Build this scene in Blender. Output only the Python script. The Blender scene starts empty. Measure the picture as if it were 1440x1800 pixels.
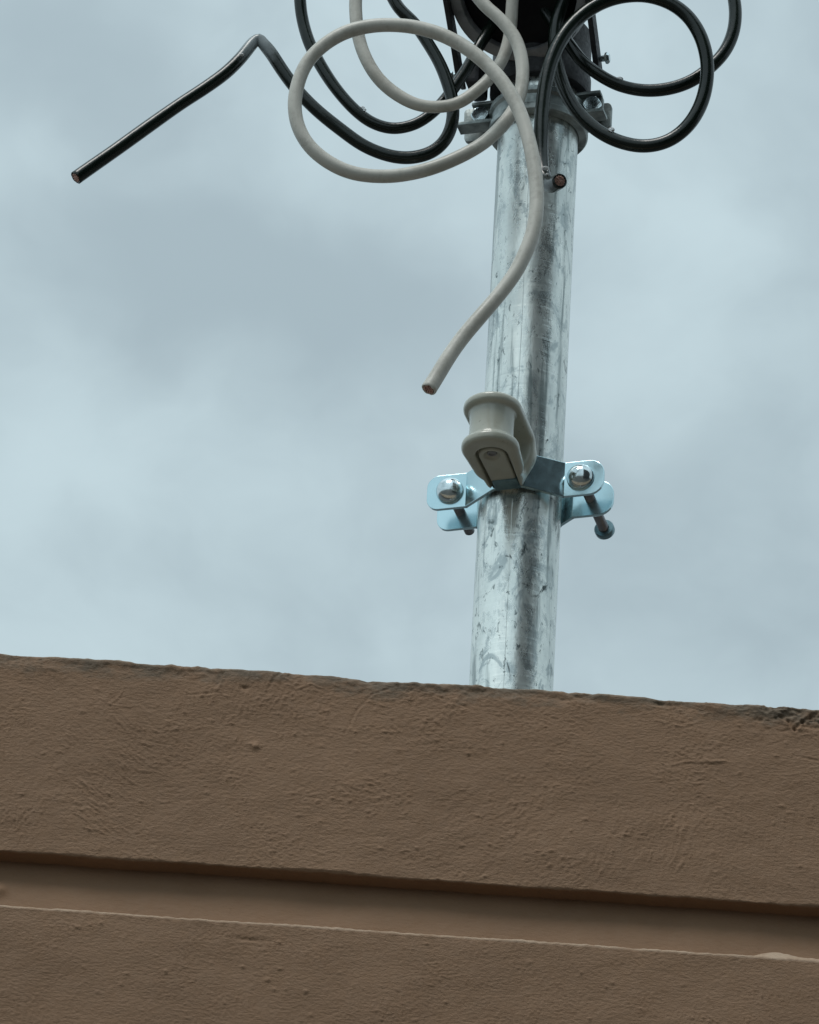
import bpy, bmesh, math, random
import numpy as np
from mathutils import Vector, Matrix
random.seed(7); rng = np.random.default_rng(11)
S = bpy.context.scene
COL = S.collection
R_ = math.radians

# ------------------------------------------------------------------ camera
F_PX = 12833.0                      # focal length in photo pixels (1440 wide)
PITCH, ROLL, DIST = R_(32), R_(3.35), 5.3
cam_d = bpy.data.cameras.new('camera'); cam = bpy.data.objects.new('camera', cam_d); COL.objects.link(cam)
cam_d.sensor_fit = 'HORIZONTAL'; cam_d.sensor_width = 36.0; cam_d.lens = F_PX/1440*36.0
cam_d.clip_start = 0.1; cam_d.clip_end = 2000
CAM = Vector((0, -DIST*math.cos(PITCH), 1.6))
CM = (Matrix.Rotation(PITCH+math.pi/2, 3, 'X') @ Matrix.Rotation(ROLL, 3, 'Z'))
cam.matrix_world = Matrix.Translation(CAM) @ CM.to_4x4()
S.camera = cam
def ray(px, py): return CM @ Vector((px-720, -(py-900), -F_PX))
def at(px, py, d):                  # point of the view ray lying d metres in front of the mast axis
    r = ray(px, py); t = (-d-CAM.y)/r.y
    return CAM + r*t

# ------------------------------------------------------------------ sky, sun, exposure
SUN_EL, SUN_AZ = R_(64), R_(-30)    # azimuth from -Y (behind the camera) towards -X
W = bpy.data.worlds.new('World'); S.world = W; W.use_nodes = True
nt = W.node_tree; N = nt.nodes; L = nt.links; N.clear()
def nd(tree, typ, **kw):
    n = tree.nodes.new(typ)
    for k, v in kw.items():
        if k.startswith('i_'): n.inputs[k[2:].replace('_', ' ')].default_value = v
        else: setattr(n, k, v)
    return n
out = nd(nt, 'ShaderNodeOutputWorld'); bg = nd(nt, 'ShaderNodeBackground'); bg.inputs['Strength'].default_value = 0.1
sky = nd(nt, 'ShaderNodeTexSky'); sky.sky_type = 'NISHITA'; sky.sun_disc = False
sky.sun_elevation = SUN_EL; sky.sun_rotation = R_(180)+(-SUN_AZ)*-1
tc = nd(nt, 'ShaderNodeTexCoord')
sep = nd(nt, 'ShaderNodeSeparateXYZ'); L.new(tc.outputs['Generated'], sep.inputs[0])
zz = nd(nt, 'ShaderNodeMath', operation='MAXIMUM'); L.new(sep.outputs['Z'], zz.inputs[0]); zz.inputs[1].default_value = 0.06
cmb = nd(nt, 'ShaderNodeCombineXYZ')
for k in 'XY':
    dv = nd(nt, 'ShaderNodeMath', operation='DIVIDE'); L.new(sep.outputs[k], dv.inputs[0]); L.new(zz.outputs[0], dv.inputs[1]); L.new(dv.outputs[0], cmb.inputs[k])
# cloud deck: coordinates on a plane overhead, warped
iso = nd(nt, 'ShaderNodeVectorMath', operation='MULTIPLY'); L.new(cmb.outputs[0], iso.inputs[0]); iso.inputs[1].default_value = (1, .6, 1)
wn = nd(nt, 'ShaderNodeTexNoise'); wn.inputs['Scale'].default_value = 14; wn.inputs['Detail'].default_value = 3; L.new(iso.outputs[0], wn.inputs['Vector'])
wsub = nd(nt, 'ShaderNodeVectorMath', operation='SUBTRACT'); L.new(wn.outputs['Color'], wsub.inputs[0]); wsub.inputs[1].default_value = (.5, .5, .5)
wsc = nd(nt, 'ShaderNodeVectorMath', operation='SCALE'); L.new(wsub.outputs[0], wsc.inputs[0]); wsc.inputs['Scale'].default_value = 0.055
wadd = nd(nt, 'ShaderNodeVectorMath', operation='ADD'); L.new(cmb.outputs[0], wadd.inputs[0]); L.new(wsc.outputs[0], wadd.inputs[1])
iso2 = nd(nt, 'ShaderNodeVectorMath', operation='MULTIPLY'); L.new(wadd.outputs[0], iso2.inputs[0]); iso2.inputs[1].default_value = (1, .6, 1)
n1 = nd(nt, 'ShaderNodeTexNoise'); n1.inputs['Scale'].default_value = 9; n1.inputs['Detail'].default_value = 3.5; n1.inputs['Roughness'].default_value = .45; L.new(iso2.outputs[0], n1.inputs['Vector'])
n2 = nd(nt, 'ShaderNodeTexNoise'); n2.inputs['Scale'].default_value = 26; n2.inputs['Detail'].default_value = 4; n2.inputs['Roughness'].default_value = .5; L.new(iso2.outputs[0], n2.inputs['Vector'])
def mth(op, a, b=None, clamp=False):
    m = nd(nt, 'ShaderNodeMath', operation=op); m.use_clamp = clamp
    for i, v in enumerate((a, b)):
        if v is None: continue
        if isinstance(v, (int, float)): m.inputs[i].default_value = v
        else: L.new(v, m.inputs[i])
    return m.outputs[0]
dens = mth('ADD', mth('MULTIPLY', mth('SUBTRACT', n1.outputs[0], .5), .8), mth('MULTIPLY', mth('SUBTRACT', n2.outputs[0], .5), .70))
def cloud_plane(px, py):
    d = ray(px, py).normalized(); return (d.x/d.z, d.y/d.z)
# banks of the cloud deck: (centre, reach across, reach in depth, tilt, amount)
BANKS = [(300, 830, 330, 150, .30), (40, 1090, 170, 150, .34), (1180, 540, 150, 220, .16), (520, 960, 300, 120, .16), (640, 700, 200, 90, .10),
         (480, 480, 400, 120, -.34), (150, 130, 300, 170, -.14), (1010, 900, 320, 150, -.10), (620, 1110, 400, 90, .08), (230, 330, 260, 60, .14), (420, 120, 200, 140, .12), (1330, 820, 160, 300, -.08), (1150, 180, 250, 200, .05)]
for (px, py, rx, ry, amp) in BANKS:
    c = cloud_plane(px, py); a = cloud_plane(px+rx, py); b = cloud_plane(px, py+ry)
    sx = 1/abs(a[0]-c[0]); sy = 1/abs(b[1]-c[1])
    v1 = nd(nt, 'ShaderNodeVectorMath', operation='SUBTRACT'); L.new(wadd.outputs[0], v1.inputs[0]); v1.inputs[1].default_value = (c[0], c[1], 0)
    v2 = nd(nt, 'ShaderNodeVectorMath', operation='MULTIPLY'); L.new(v1.outputs[0], v2.inputs[0]); v2.inputs[1].default_value = (sx, sy, 0)
    v3 = nd(nt, 'ShaderNodeVectorMath', operation='DOT_PRODUCT'); L.new(v2.outputs[0], v3.inputs[0]); L.new(v2.outputs[0], v3.inputs[1])
    g = mth('POWER', 2.71828, mth('MULTIPLY', v3.outputs['Value'], -1.0))
    dens = mth('ADD', dens, mth('MULTIPLY', g, amp))
fac = mth('ADD', mth('MULTIPLY', dens, 1.15), .46, True)
ramp = nd(nt, 'ShaderNodeValToRGB'); L.new(fac, ramp.inputs[0])
ramp.color_ramp.interpolation = 'EASE'
ramp.color_ramp.elements[0].color = (.385, .482, .528, 1); ramp.color_ramp.elements[1].color = (.560, .690, .735, 1)
# an overcast sky grows brighter towards the zenith
zb = nd(nt, 'ShaderNodeMapRange'); zb.inputs['From Min'].default_value = .5; zb.inputs['From Max'].default_value = 1.0
zb.inputs['To Min'].default_value = 10.0; zb.inputs['To Max'].default_value = 12.5; L.new(sep.outputs['Z'], zb.inputs['Value'])
sdir = Vector((math.cos(SUN_EL)*math.sin(SUN_AZ), -math.cos(SUN_EL)*math.cos(SUN_AZ), math.sin(SUN_EL)))
dt = nd(nt, 'ShaderNodeVectorMath', operation='DOT_PRODUCT'); L.new(tc.outputs['Generated'], dt.inputs[0]); dt.inputs[1].default_value = sdir
glow = mth('ADD', mth('MULTIPLY', mth('POWER', mth('MAXIMUM', mth('SUBTRACT', dt.outputs['Value'], .12), 0), 1.3), .75), 1)
cs = nd(nt, 'ShaderNodeVectorMath', operation='SCALE'); L.new(ramp.outputs[0], cs.inputs[0]); L.new(mth('MULTIPLY', zb.outputs[0], glow), cs.inputs['Scale'])
mx = nd(nt, 'ShaderNodeMix', data_type='RGBA'); mx.inputs['Factor'].default_value = .95
L.new(sky.outputs[0], mx.inputs['A']); L.new(cs.outputs[0], mx.inputs['B'])
L.new(mx.outputs['Result'], bg.inputs['Color']); L.new(bg.outputs[0], out.inputs[0])

sd = bpy.data.lights.new('sun', 'SUN'); sun = bpy.data.objects.new('sun', sd); COL.objects.link(sun)
sd.energy = 1.4; sd.angle = R_(24); sd.color = (1, .97, .92)
to_sun = Vector((math.cos(SUN_EL)*math.sin(SUN_AZ), -math.cos(SUN_EL)*math.cos(SUN_AZ), math.sin(SUN_EL)))
sky.sun_rotation = math.atan2(to_sun.x, to_sun.y)
sun.rotation_euler = to_sun.to_track_quat('Z', 'Y').to_euler(); sun.location = (0, 0, 30)
S.view_settings.view_transform = 'Standard'; S.view_settings.look = 'None'
S.view_settings.exposure = 0; S.view_settings.gamma = 1; S.view_settings.use_curve_mapping = False
S.render.engine = 'CYCLES'; S.cycles.max_bounces = 8

# ------------------------------------------------------------------ helpers
def link(o, parent=None):
    COL.objects.link(o)
    if parent is not None: o.parent = parent
    return o
def mesh_obj(name, verts, faces, m, parent=None, smooth=True, loc=None):
    me = bpy.data.meshes.new(name); me.from_pydata([tuple(v) for v in verts], [], [tuple(f) for f in faces]); me.update()
    if m: me.materials.append(m)
    if smooth: me.polygons.foreach_set('use_smooth', [True]*len(me.polygons))
    o = bpy.data.objects.new(name, me); link(o, parent)
    if loc: o.location = loc
    return o
def bm_obj(name, bm, m, parent=None, smooth=False, sharp=None):
    me = bpy.data.meshes.new(name); bmesh.ops.recalc_face_normals(bm, faces=bm.faces); bm.to_mesh(me); bm.free()
    if m: me.materials.append(m)
    if smooth:
        me.polygons.foreach_set('use_smooth', [True]*len(me.polygons))
        if sharp: me.set_sharp_from_angle(angle=R_(sharp))
    o = bpy.data.objects.new(name, me); return link(o, parent)
def empty(name, loc=(0, 0, 0), rz=0, **tags):
    o = bpy.data.objects.new(name, None); o.empty_display_size = .02; link(o); o.location = loc; o.rotation_euler = (0, 0, rz)
    for k, v in tags.items(): o[k] = v
    return o
def tag(o, **tags):
    for k, v in tags.items(): o[k] = v
    return o
def box_bm(lo, hi, bev=0, seg=2, bm=None):
    b = bmesh.new(); bmesh.ops.create_cube(b, size=1)
    lo = Vector(lo); hi = Vector(hi)
    for v in b.verts: v.co = Vector(((lo.x+hi.x)/2+v.co.x*(hi.x-lo.x), (lo.y+hi.y)/2+v.co.y*(hi.y-lo.y), (lo.z+hi.z)/2+v.co.z*(hi.z-lo.z)))
    if bev: bmesh.ops.bevel(b, geom=b.edges[:], offset=bev, segments=seg, profile=.6, affect='EDGES')
    if bm is None: return b
    me = bpy.data.meshes.new('t'); b.to_mesh(me); b.free(); bm.from_mesh(me); bpy.data.meshes.remove(me); return bm
def lathe_bm(prof, n=48, mat=None, bm=None):
    """prof: (radius, height) along +Z; mat places it"""
    b = bm or bmesh.new(); rings = []
    mat = mat or Matrix.Identity(4)
    for r, h in prof:
        if r < 1e-7: rings.append([b.verts.new(mat @ Vector((0, 0, h)))])
        else: rings.append([b.verts.new(mat @ Vector((r*math.cos(2*math.pi*i/n), r*math.sin(2*math.pi*i/n), h))) for i in range(n)])
    for A, B in zip(rings[:-1], rings[1:]):
        for i in range(n):
            j = (i+1) % n
            if len(A) == 1 and len(B) == 1: continue
            if len(A) == 1: b.faces.new((A[0], B[j], B[i]))
            elif len(B) == 1: b.faces.new((A[i], A[j], B[0]))
            else: b.faces.new((A[i], A[j], B[j], B[i]))
    return b
def prism_bm(outline, z0, z1, mat=None, bev=0, seg=2, bm=None):
    b = bmesh.new(); vs = [b.verts.new((x, y, z0)) for x, y in outline]
    f = b.faces.new(vs); r = bmesh.ops.extrude_face_region(b, geom=[f])
    for v in r['geom']:
        if isinstance(v, bmesh.types.BMVert): v.co.z = z1
    bmesh.ops.recalc_face_normals(b, faces=b.faces)
    if bev:
        ed = [e for e in b.edges if abs(e.verts[0].co.z-e.verts[1].co.z) < 1e-9]
        bmesh.ops.bevel(b, geom=ed, offset=bev, segments=seg, profile=.6, affect='EDGES')
    if mat: bmesh.ops.transform(b, matrix=mat, verts=b.verts)
    if bm is None: return b
    me = bpy.data.meshes.new('t'); b.to_mesh(me); b.free(); bm.from_mesh(me); bpy.data.meshes.remove(me); return bm
def frame_to(axis, origin=(0, 0, 0)):
    q = Vector(axis).normalized().to_track_quat('Z', 'Y'); return Matrix.Translation(origin) @ q.to_matrix().to_4x4()

# numpy gradient noise -------------------------------------------------
def perlin(x, y, seed=0):
    r = np.random.default_rng(seed); P = r.permutation(512); P = np.concatenate([P, P]); A = r.random(512)*2*np.pi
    xi = np.floor(x).astype(int); yi = np.floor(y).astype(int); fx = x-xi; fy = y-yi
    u = fx*fx*fx*(fx*(fx*6-15)+10); v = fy*fy*fy*(fy*(fy*6-15)+10)
    def g(ix, iy, dx, dy):
        a = A[P[(P[ix & 511]+iy) & 511]]; return np.cos(a)*dx+np.sin(a)*dy
    n00 = g(xi, yi, fx, fy); n10 = g(xi+1, yi, fx-1, fy); n01 = g(xi, yi+1, fx, fy-1); n11 = g(xi+1, yi+1, fx-1, fy-1)
    return ((n00*(1-u)+n10*u)*(1-v)+(n01*(1-u)+n11*u)*v)*1.5
def fbm(x, y, seed, o=3):
    t = 0; a = 1
    for k in range(o): t = t+a*perlin(x*2**k, y*2**k, seed+k); a *= .5
    return t
def sstep(a, b, x):
    t = np.clip((x-a)/(b-a), 0, 1); return t*t*(3-2*t)

# ------------------------------------------------------------------ materials
def new_mat(name):
    m = bpy.data.materials.new(name); m.use_nodes = True; t = m.node_tree
    return m, t, t.nodes['Principled BSDF']
def ramp_n(t, src, stops, interp='LINEAR'):
    r = nd(t, 'ShaderNodeValToRGB'); cr = r.color_ramp; cr.interpolation = interp
    while len(cr.elements) < len(stops): cr.elements.new(.5)
    for e, (p, c) in zip(cr.elements, stops): e.position = p; e.color = c if len(c) == 4 else (*c, 1)
    t.links.new(src, r.inputs[0]); return r
def noise_n(t, vec, scale, detail=3, rough=.5, mapping=None, dist=0):
    if mapping:
        mp = nd(t, 'ShaderNodeMapping'); mp.inputs['Scale'].default_value = mapping; t.links.new(vec, mp.inputs[0]); vec = mp.outputs[0]
    n = nd(t, 'ShaderNodeTexNoise'); n.inputs['Scale'].default_value = scale; n.inputs['Detail'].default_value = detail
    n.inputs['Roughness'].default_value = rough; n.inputs['Distortion'].default_value = dist; t.links.new(vec, n.inputs['Vector']); return n
def mixc(t, fac, a, b, mode='MIX'):
    m = nd(t, 'ShaderNodeMix', data_type='RGBA'); m.blend_type = mode
    for key, v in (('Factor', fac), ('A', a), ('B', b)):
        if isinstance(v, (int, float)): m.inputs[key].default_value = v
        elif isinstance(v, tuple): m.inputs[key].default_value = (*v, 1) if len(v) == 3 else v
        else: t.links.new(v, m.inputs[key])
    return m.outputs['Result']
def bump(t, b, src, dist, strength=1.0, prev=None):
    n = nd(t, 'ShaderNodeBump'); n.inputs['Distance'].default_value = dist; n.inputs['Strength'].default_value = strength
    t.links.new(src, n.inputs['Height'])
    if prev: t.links.new(prev, n.inputs['Normal'])
    t.links.new(n.outputs[0], b.inputs['Normal']); return n.outputs[0]

def mat_plaster(name, grime=True, fine=.00022, arris=None):
    m, t, b = new_mat(name); tc = nd(t, 'ShaderNodeTexCoord'); V = tc.outputs['Object']
    c0 = noise_n(t, V, 9, 4, .55); base = mixc(t, ramp_n(t, c0.outputs[0], [(.3, (0, 0, 0)), (.7, (1, 1, 1))]).outputs[0], (.238, .136, .075), (.278, .160, .089))
    c1 = noise_n(t, V, 120, 3, .6); base = mixc(t, ramp_n(t, c1.outputs[0], [(.35, (0, 0, 0)), (.75, (.35, .35, .35))]).outputs[0], base, (.275, .172, .108))
    if grime:
        sp = nd(t, 'ShaderNodeSeparateXYZ'); t.links.new(V, sp.inputs[0])
        g1 = noise_n(t, V, 22, 5, .6, (1, 1, 2.6)); g2 = noise_n(t, V, 150, 4, .65, (1, 1, 1.6))
        # weathering: algae and worn paint along the top edge, z = 0 is the edge
        a = nd(t, 'ShaderNodeMapRange'); t.links.new(sp.outputs['Z'], a.inputs['Value'])
        a.inputs['From Min'].default_value = -.034; a.inputs['From Max'].default_value = .004; a.inputs['To Min'].default_value = -.30; a.inputs['To Max'].default_value = .30
        s = nd(t, 'ShaderNodeMath', operation='ADD'); t.links.new(g1.outputs[0], s.inputs[0]); t.links.new(a.outputs[0], s.inputs[1])
        s2 = nd(t, 'ShaderNodeMath', operation='MULTIPLY_ADD'); t.links.new(g2.outputs[0], s2.inputs[0]); s2.inputs[1].default_value = .35; t.links.new(s.outputs[0], s2.inputs[2])
        gm = ramp_n(t, s2.outputs[0], [(.70, (0, 0, 0)), (.95, (.75, .75, .75))])
        base = mixc(t, gm.outputs[0], base, mixc(t, g2.outputs[0], (.075, .062, .042), (.16, .13, .095)))
        # bare render showing on the very rim
        a2 = nd(t, 'ShaderNodeMapRange'); t.links.new(sp.outputs['Z'], a2.inputs['Value'])
        a2.inputs['From Min'].default_value = -.006; a2.inputs['From Max'].default_value = .001; a2.inputs['To Min'].default_value = -.35; a2.inputs['To Max'].default_value = .22
        s3 = nd(t, 'ShaderNodeMath', operation='ADD'); t.links.new(noise_n(t, V, 60, 4, .6).outputs[0], s3.inputs[0]); t.links.new(a2.outputs[0], s3.inputs[1])
        base = mixc(t, ramp_n(t, s3.outputs[0], [(.62, (0, 0, 0)), (.72, (.8, .8, .8))]).outputs[0], base, (.34, .28, .21))
    if arris is not None:                       # pale band: skylight on the ledge's lip put into the colour
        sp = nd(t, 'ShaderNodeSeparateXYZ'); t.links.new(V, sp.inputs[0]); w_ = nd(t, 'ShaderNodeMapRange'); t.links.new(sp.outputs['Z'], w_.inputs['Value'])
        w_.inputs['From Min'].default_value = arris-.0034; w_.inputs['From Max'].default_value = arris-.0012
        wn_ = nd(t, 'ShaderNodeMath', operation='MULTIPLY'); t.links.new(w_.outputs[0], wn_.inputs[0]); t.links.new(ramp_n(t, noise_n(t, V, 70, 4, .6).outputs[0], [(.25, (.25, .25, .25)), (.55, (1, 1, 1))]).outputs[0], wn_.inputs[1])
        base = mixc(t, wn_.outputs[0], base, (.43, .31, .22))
    t.links.new(base, b.inputs['Base Color']); b.inputs['Roughness'].default_value = .72; b.inputs['Specular IOR Level'].default_value = .35
    h1 = noise_n(t, V, 420, 4, .6, (.6, 1, 1.2)); h2 = noise_n(t, V, 1500, 2, .5)
    n1_ = bump(t, b, h1.outputs[0], fine*3.2, 1); bump(t, b, h2.outputs[0], fine, 1, n1_)
    return m
M = {}
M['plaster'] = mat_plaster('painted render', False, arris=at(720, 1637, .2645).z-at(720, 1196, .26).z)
M['plaster_top'] = mat_plaster('painted render, weathered top', True)
M['plaster_smooth'] = mat_plaster('smooth painted render', False, .00010)

def mat_galv():
    m, t, b = new_mat('galvanised steel'); tc = nd(t, 'ShaderNodeTexCoord'); V = tc.outputs['Object']
    big = noise_n(t, V, 26, 5, .62, (1, 1, .38), .6); mid = noise_n(t, V, 95, 5, .62, (1, 1, .4), .4); fine = noise_n(t, V, 420, 3, .6, (1, 1, .6))
    streak = noise_n(t, V, 120, 4, .6, (1, 1, .045), .3); pits = noise_n(t, V, 62, 4, .7, (1, 1, .5), 1.2); band = noise_n(t, V, 60, 4, .6, (.12, .12, 4), .4)
    patch = noise_n(t, V, 48, 6, .7, (1, 1, .55), 1.0)
    base = mixc(t, ramp_n(t, big.outputs[0], [(.36, (0, 0, 0)), (.60, (1, 1, 1))]).outputs[0], (.64, .68, .66), (.88, .905, .86))
    base = mixc(t, ramp_n(t, patch.outputs[0], [(.40, (.9, .9, .9)), (.47, (0, 0, 0))]).outputs[0], base, (.44, .49, .49))
    base = mixc(t, ramp_n(t, mid.outputs[0], [(.34, (.75, .75, .75)), (.46, (0, 0, 0))]).outputs[0], base, (.42, .46, .46))
    base = mixc(t, ramp_n(t, streak.outputs[0], [(.36, (.8, .8, .8)), (.45, (0, 0, 0))]).outputs[0], base, (.22, .26, .26))
    base = mixc(t, ramp_n(t, band.outputs[0], [(.28, (.3, .3, .3)), (.38, (0, 0, 0))]).outputs[0], base, (.33, .37, .37))
    speck = noise_n(t, V, 210, 4, .7, (1, 1, .45), .8)
    base = mixc(t, ramp_n(t, speck.outputs[0], [(.33, (.9, .9, .9)), (.40, (0, 0, 0))]).outputs[0], base, (.13, .16, .16))
    base = mixc(t, ramp_n(t, pits.outputs[0], [(.295, (1, 1, 1)), (.35, (0, 0, 0))]).outputs[0], base, (.06, .075, .075))
    t.links.new(base, b.inputs['Base Color'])
    b.inputs['Metallic'].default_value = .82
    rr = ramp_n(t, mid.outputs[0], [(.3, (.23, .23, .23)), (.7, (.35, .35, .35))]); t.links.new(rr.outputs[0], b.inputs['Roughness'])
    x = bump(t, b, big.outputs[0], .0012, .35); x = bump(t, b, band.outputs[0], .0006, .35, x); x = bump(t, b, mid.outputs[0], .0006, .5, x); bump(t, b, fine.outputs[0], .00012, .6, x)
    return m
M['galv'] = mat_galv()

def mat_metal(name, col, dark, rough=.3, metallic=.95, scale=60, bumpd=.0003, spots=.3):
    m, t, b = new_mat(name); tc = nd(t, 'ShaderNodeTexCoord'); V = tc.outputs['Object']
    n = noise_n(t, V, scale, 5, .6); f = noise_n(t, V, scale*9, 3, .6)
    c = mixc(t, ramp_n(t, n.outputs[0], [(spots, (1, 1, 1)), (spots+.28, (0, 0, 0))]).outputs[0], col, dark)
    t.links.new(c, b.inputs['Base Color']); b.inputs['Metallic'].default_value = metallic
    rr = ramp_n(t, f.outputs[0], [(.3, (rough*.8,)*3), (.7, (rough*1.35,)*3)]); t.links.new(rr.outputs[0], b.inputs['Roughness'])
    x = bump(t, b, n.outputs[0], bumpd, .5); bump(t, b, f.outputs[0], bumpd*.2, .6, x); return m
M['zinc'] = mat_metal('blue zinc plate', (.54, .72, .77), (.44, .62, .67), .17, .93, 18, .00002)
M['bolt'] = mat_metal('bright bolt steel', (.72, .80, .82), (.30, .36, .38), .13, .97, 90, .0002, .28)
M['thread'] = mat_metal('threaded rod steel', (.30, .29, .30), (.12, .12, .13), .45, .8)
M['nut'] = mat_metal('dark plated nut', (.20, .30, .33), (.08, .13, .15), .32, .9)
M['cast'] = mat_metal('cast aluminium', (.34, .33, .33), (.18, .175, .175), .55, .4, 45, .0006, .35)
M['cast_dark'] = mat_metal('dark cast aluminium', (.055, .055, .06), (.02, .02, .02), .55, .4, 45, .0006, .35)  # darker tone of the cast aluminium
M['clampcast'] = mat_metal('weathered clamp zinc', (.46, .50, .49), (.15, .17, .165), .45, .8, 55, .0009, .38)

def mat_cable(name, col, dirt, rough, amount, spec=.4):
    m, t, b = new_mat(name); tc = nd(t, 'ShaderNodeTexCoord'); V = tc.outputs['Object']
    a = noise_n(t, V, 38, 4, .6); f = noise_n(t, V, 260, 4, .65)
    s = nd(t, 'ShaderNodeMath', operation='MULTIPLY_ADD'); t.links.new(f.outputs[0], s.inputs[0]); s.inputs[1].default_value = .5; t.links.new(a.outputs[0], s.inputs[2])
    c = mixc(t, ramp_n(t, s.outputs[0], [(.62, (amount,)*3), (.80, (0, 0, 0))]).outputs[0], col, dirt)
    t.links.new(c, b.inputs['Base Color']); b.inputs['Specular IOR Level'].default_value = spec
    rr = ramp_n(t, a.outputs[0], [(.3, (rough*.8,)*3), (.7, (rough*1.3,)*3)]); t.links.new(rr.outputs[0], b.inputs['Roughness'])
    x = bump(t, b, a.outputs[0], .0009, .5); bump(t, b, f.outputs[0], .00012, .6, x); return m
M['black_cable'] = mat_cable('black cable jacket', (.004, .0085, .0058), (.012, .018, .013), .20, .5, .42)
def sheen_black():  # grey patch: sky reflection at the kink painted into the jacket colour
    m = mat_cable('black cable jacket, scuffed at the kink', (.004, .0085, .0058), (.012, .018, .013), .20, .5, .42); t = m.node_tree; b = t.nodes['Principled BSDF']
    tc = nd(t, 'ShaderNodeTexCoord'); V = tc.outputs['Object']
    d = nd(t, 'ShaderNodeVectorMath', operation='DISTANCE'); t.links.new(V, d.inputs[0]); d.inputs[1].default_value = SHEEN_AT
    n = noise_n(t, V, 160, 4, .6, (1, 1, 1)); a = nd(t, 'ShaderNodeMath', operation='MULTIPLY_ADD'); t.links.new(n.outputs[0], a.inputs[0]); a.inputs[1].default_value = .016; t.links.new(d.outputs['Value'], a.inputs[2])
    f = ramp_n(t, a.outputs[0], [(.015, (.9, .9, .9)), (.030, (0, 0, 0))])
    old = b.inputs['Base Color'].links[0].from_socket
    t.links.new(mixc(t, f.outputs[0], old, (.25, .28, .29)), b.inputs['Base Color']); return m
MX = (at(899, 1205, 0).x+at(943, 300, 0).x)/2; Z_UC = 4.738
SHEEN_AT = at(447, 74, .074)-Vector((MX, 0, Z_UC+.06))
M['black_painted_sheen'] = sheen_black()
M['white_cable'] = mat_cable('white cable jacket', (.56, .54, .485), (.32, .30, .255), .38, .45)
M['copper'] = mat_metal('cut copper', (.62, .39, .32), (.30, .18, .14), .42, .85, 500, .0001)
def mat_simple(name, col, rough, **kw):
    m, t, b = new_mat(name); b.inputs['Base Color'].default_value = (*col, 1); b.inputs['Roughness'].default_value = rough
    for k, v in kw.items(): b.inputs[k].default_value = v
    return m
M['black_plastic'] = mat_cable('black moulded plastic', (.005, .005, .006), (.01, .01, .01), .5, .5, .15)
M['water'] = mat_simple('water', (1, 1, 1), .02); M['water'].node_tree.nodes['Principled BSDF'].inputs['Transmission Weight'].default_value = .6
M['water'].node_tree.nodes['Principled BSDF'].inputs['IOR'].default_value = 1.33
def mat_porcelain():
    m, t, b = new_mat('ivory glazed porcelain'); tc = nd(t, 'ShaderNodeTexCoord'); V = tc.outputs['Object']
    a = noise_n(t, V, 30, 4, .6); f = noise_n(t, V, 300, 3, .6)
    c = mixc(t, ramp_n(t, a.outputs[0], [(.35, (1, 1, 1)), (.65, (0, 0, 0))]).outputs[0], (.46, .465, .40), (.40, .40, .335))
    c = mixc(t, ramp_n(t, f.outputs[0], [(.26, (.5, .5, .5)), (.34, (0, 0, 0))]).outputs[0], c, (.16, .14, .11))
    t.links.new(c, b.inputs['Base Color']); b.inputs['Roughness'].default_value = .26; b.inputs['Coat Weight'].default_value = .3; b.inputs['Coat Roughness'].default_value = .12
    x = bump(t, b, a.outputs[0], .0012, .4); bump(t, b, f.outputs[0], .00015, .5, x); return m
M['porcelain'] = mat_porcelain()
def mat_ground():
    m, t, b = new_mat('worn concrete paving'); tc = nd(t, 'ShaderNodeTexCoord'); V = tc.outputs['Object']
    a = noise_n(t, V, 1.2, 6, .6); c = mixc(t, a.outputs[0], (.055, .053, .05), (.09, .087, .08)); t.links.new(c, b.inputs['Base Color']); b.inputs['Roughness'].default_value = .9
    bump(t, b, noise_n(t, V, 60, 4, .6).outputs[0], .004, .6); return m
M['ground'] = mat_ground()
M['roofing'] = mat_cable('grey roofing felt', (.11, .11, .11), (.06, .06, .06), .9, .6)
M['dark_brick'] = mat_cable('dark cladding', (.045, .045, .045), (.025, .025, .025), .8, .6)

# ------------------------------------------------------------------ ground
def ground():
    bm = bmesh.new(); bmesh.ops.create_grid(bm, x_segments=40, y_segments=40, size=600)
    o = bm_obj('ground', bm, M['ground']); tag(o, kind='structure')
ground()

# ------------------------------------------------------------------ parapet wall
WYAW = R_(1.12); Z_TOP = at(720, 1196, .26).z
WALL_X = at(720, 1196, .26).x
wall = empty('parapet_wall', (WALL_X, -.26, Z_TOP), WYAW, label='brown painted stucco wall with a horizontal groove, at the foot of the steel mast', category='wall')
def xs_grid(step, half, far):
    a = list(np.arange(-half, half+1e-9, step)); d = step; x = half
    ext = []
    while x < far: d *= 1.22; x += d; ext.append(min(x, far))
    return np.array([-e for e in ext[::-1]]+a+ext)
def profile(segs):
    """segs: list of (y,z,step) corner points -> sampled points and normals (left of travel)"""
    pts = []
    for (p, q, step) in segs:
        p = np.array(p, float); q = np.array(q, float); n = max(1, int(round(np.linalg.norm(q-p)/step)))
        for i in range(n): pts.append(p+(q-p)*i/n)
    pts.append(q); P = np.array(pts); T = np.gradient(P, axis=0); T /= np.linalg.norm(T, axis=1)[:, None]
    return P, np.stack([-T[:, 1], T[:, 0]], 1)
def arc(c, r, a0, a1, n):
    return [(c[0]+r*math.cos(a0+(a1-a0)*i/n), c[1]+r*math.sin(a0+(a1-a0)*i/n)) for i in range(n+1)]
def segs_of(pts, step): return [(pts[i], pts[i+1], step) for i in range(len(pts)-1)]
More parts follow.
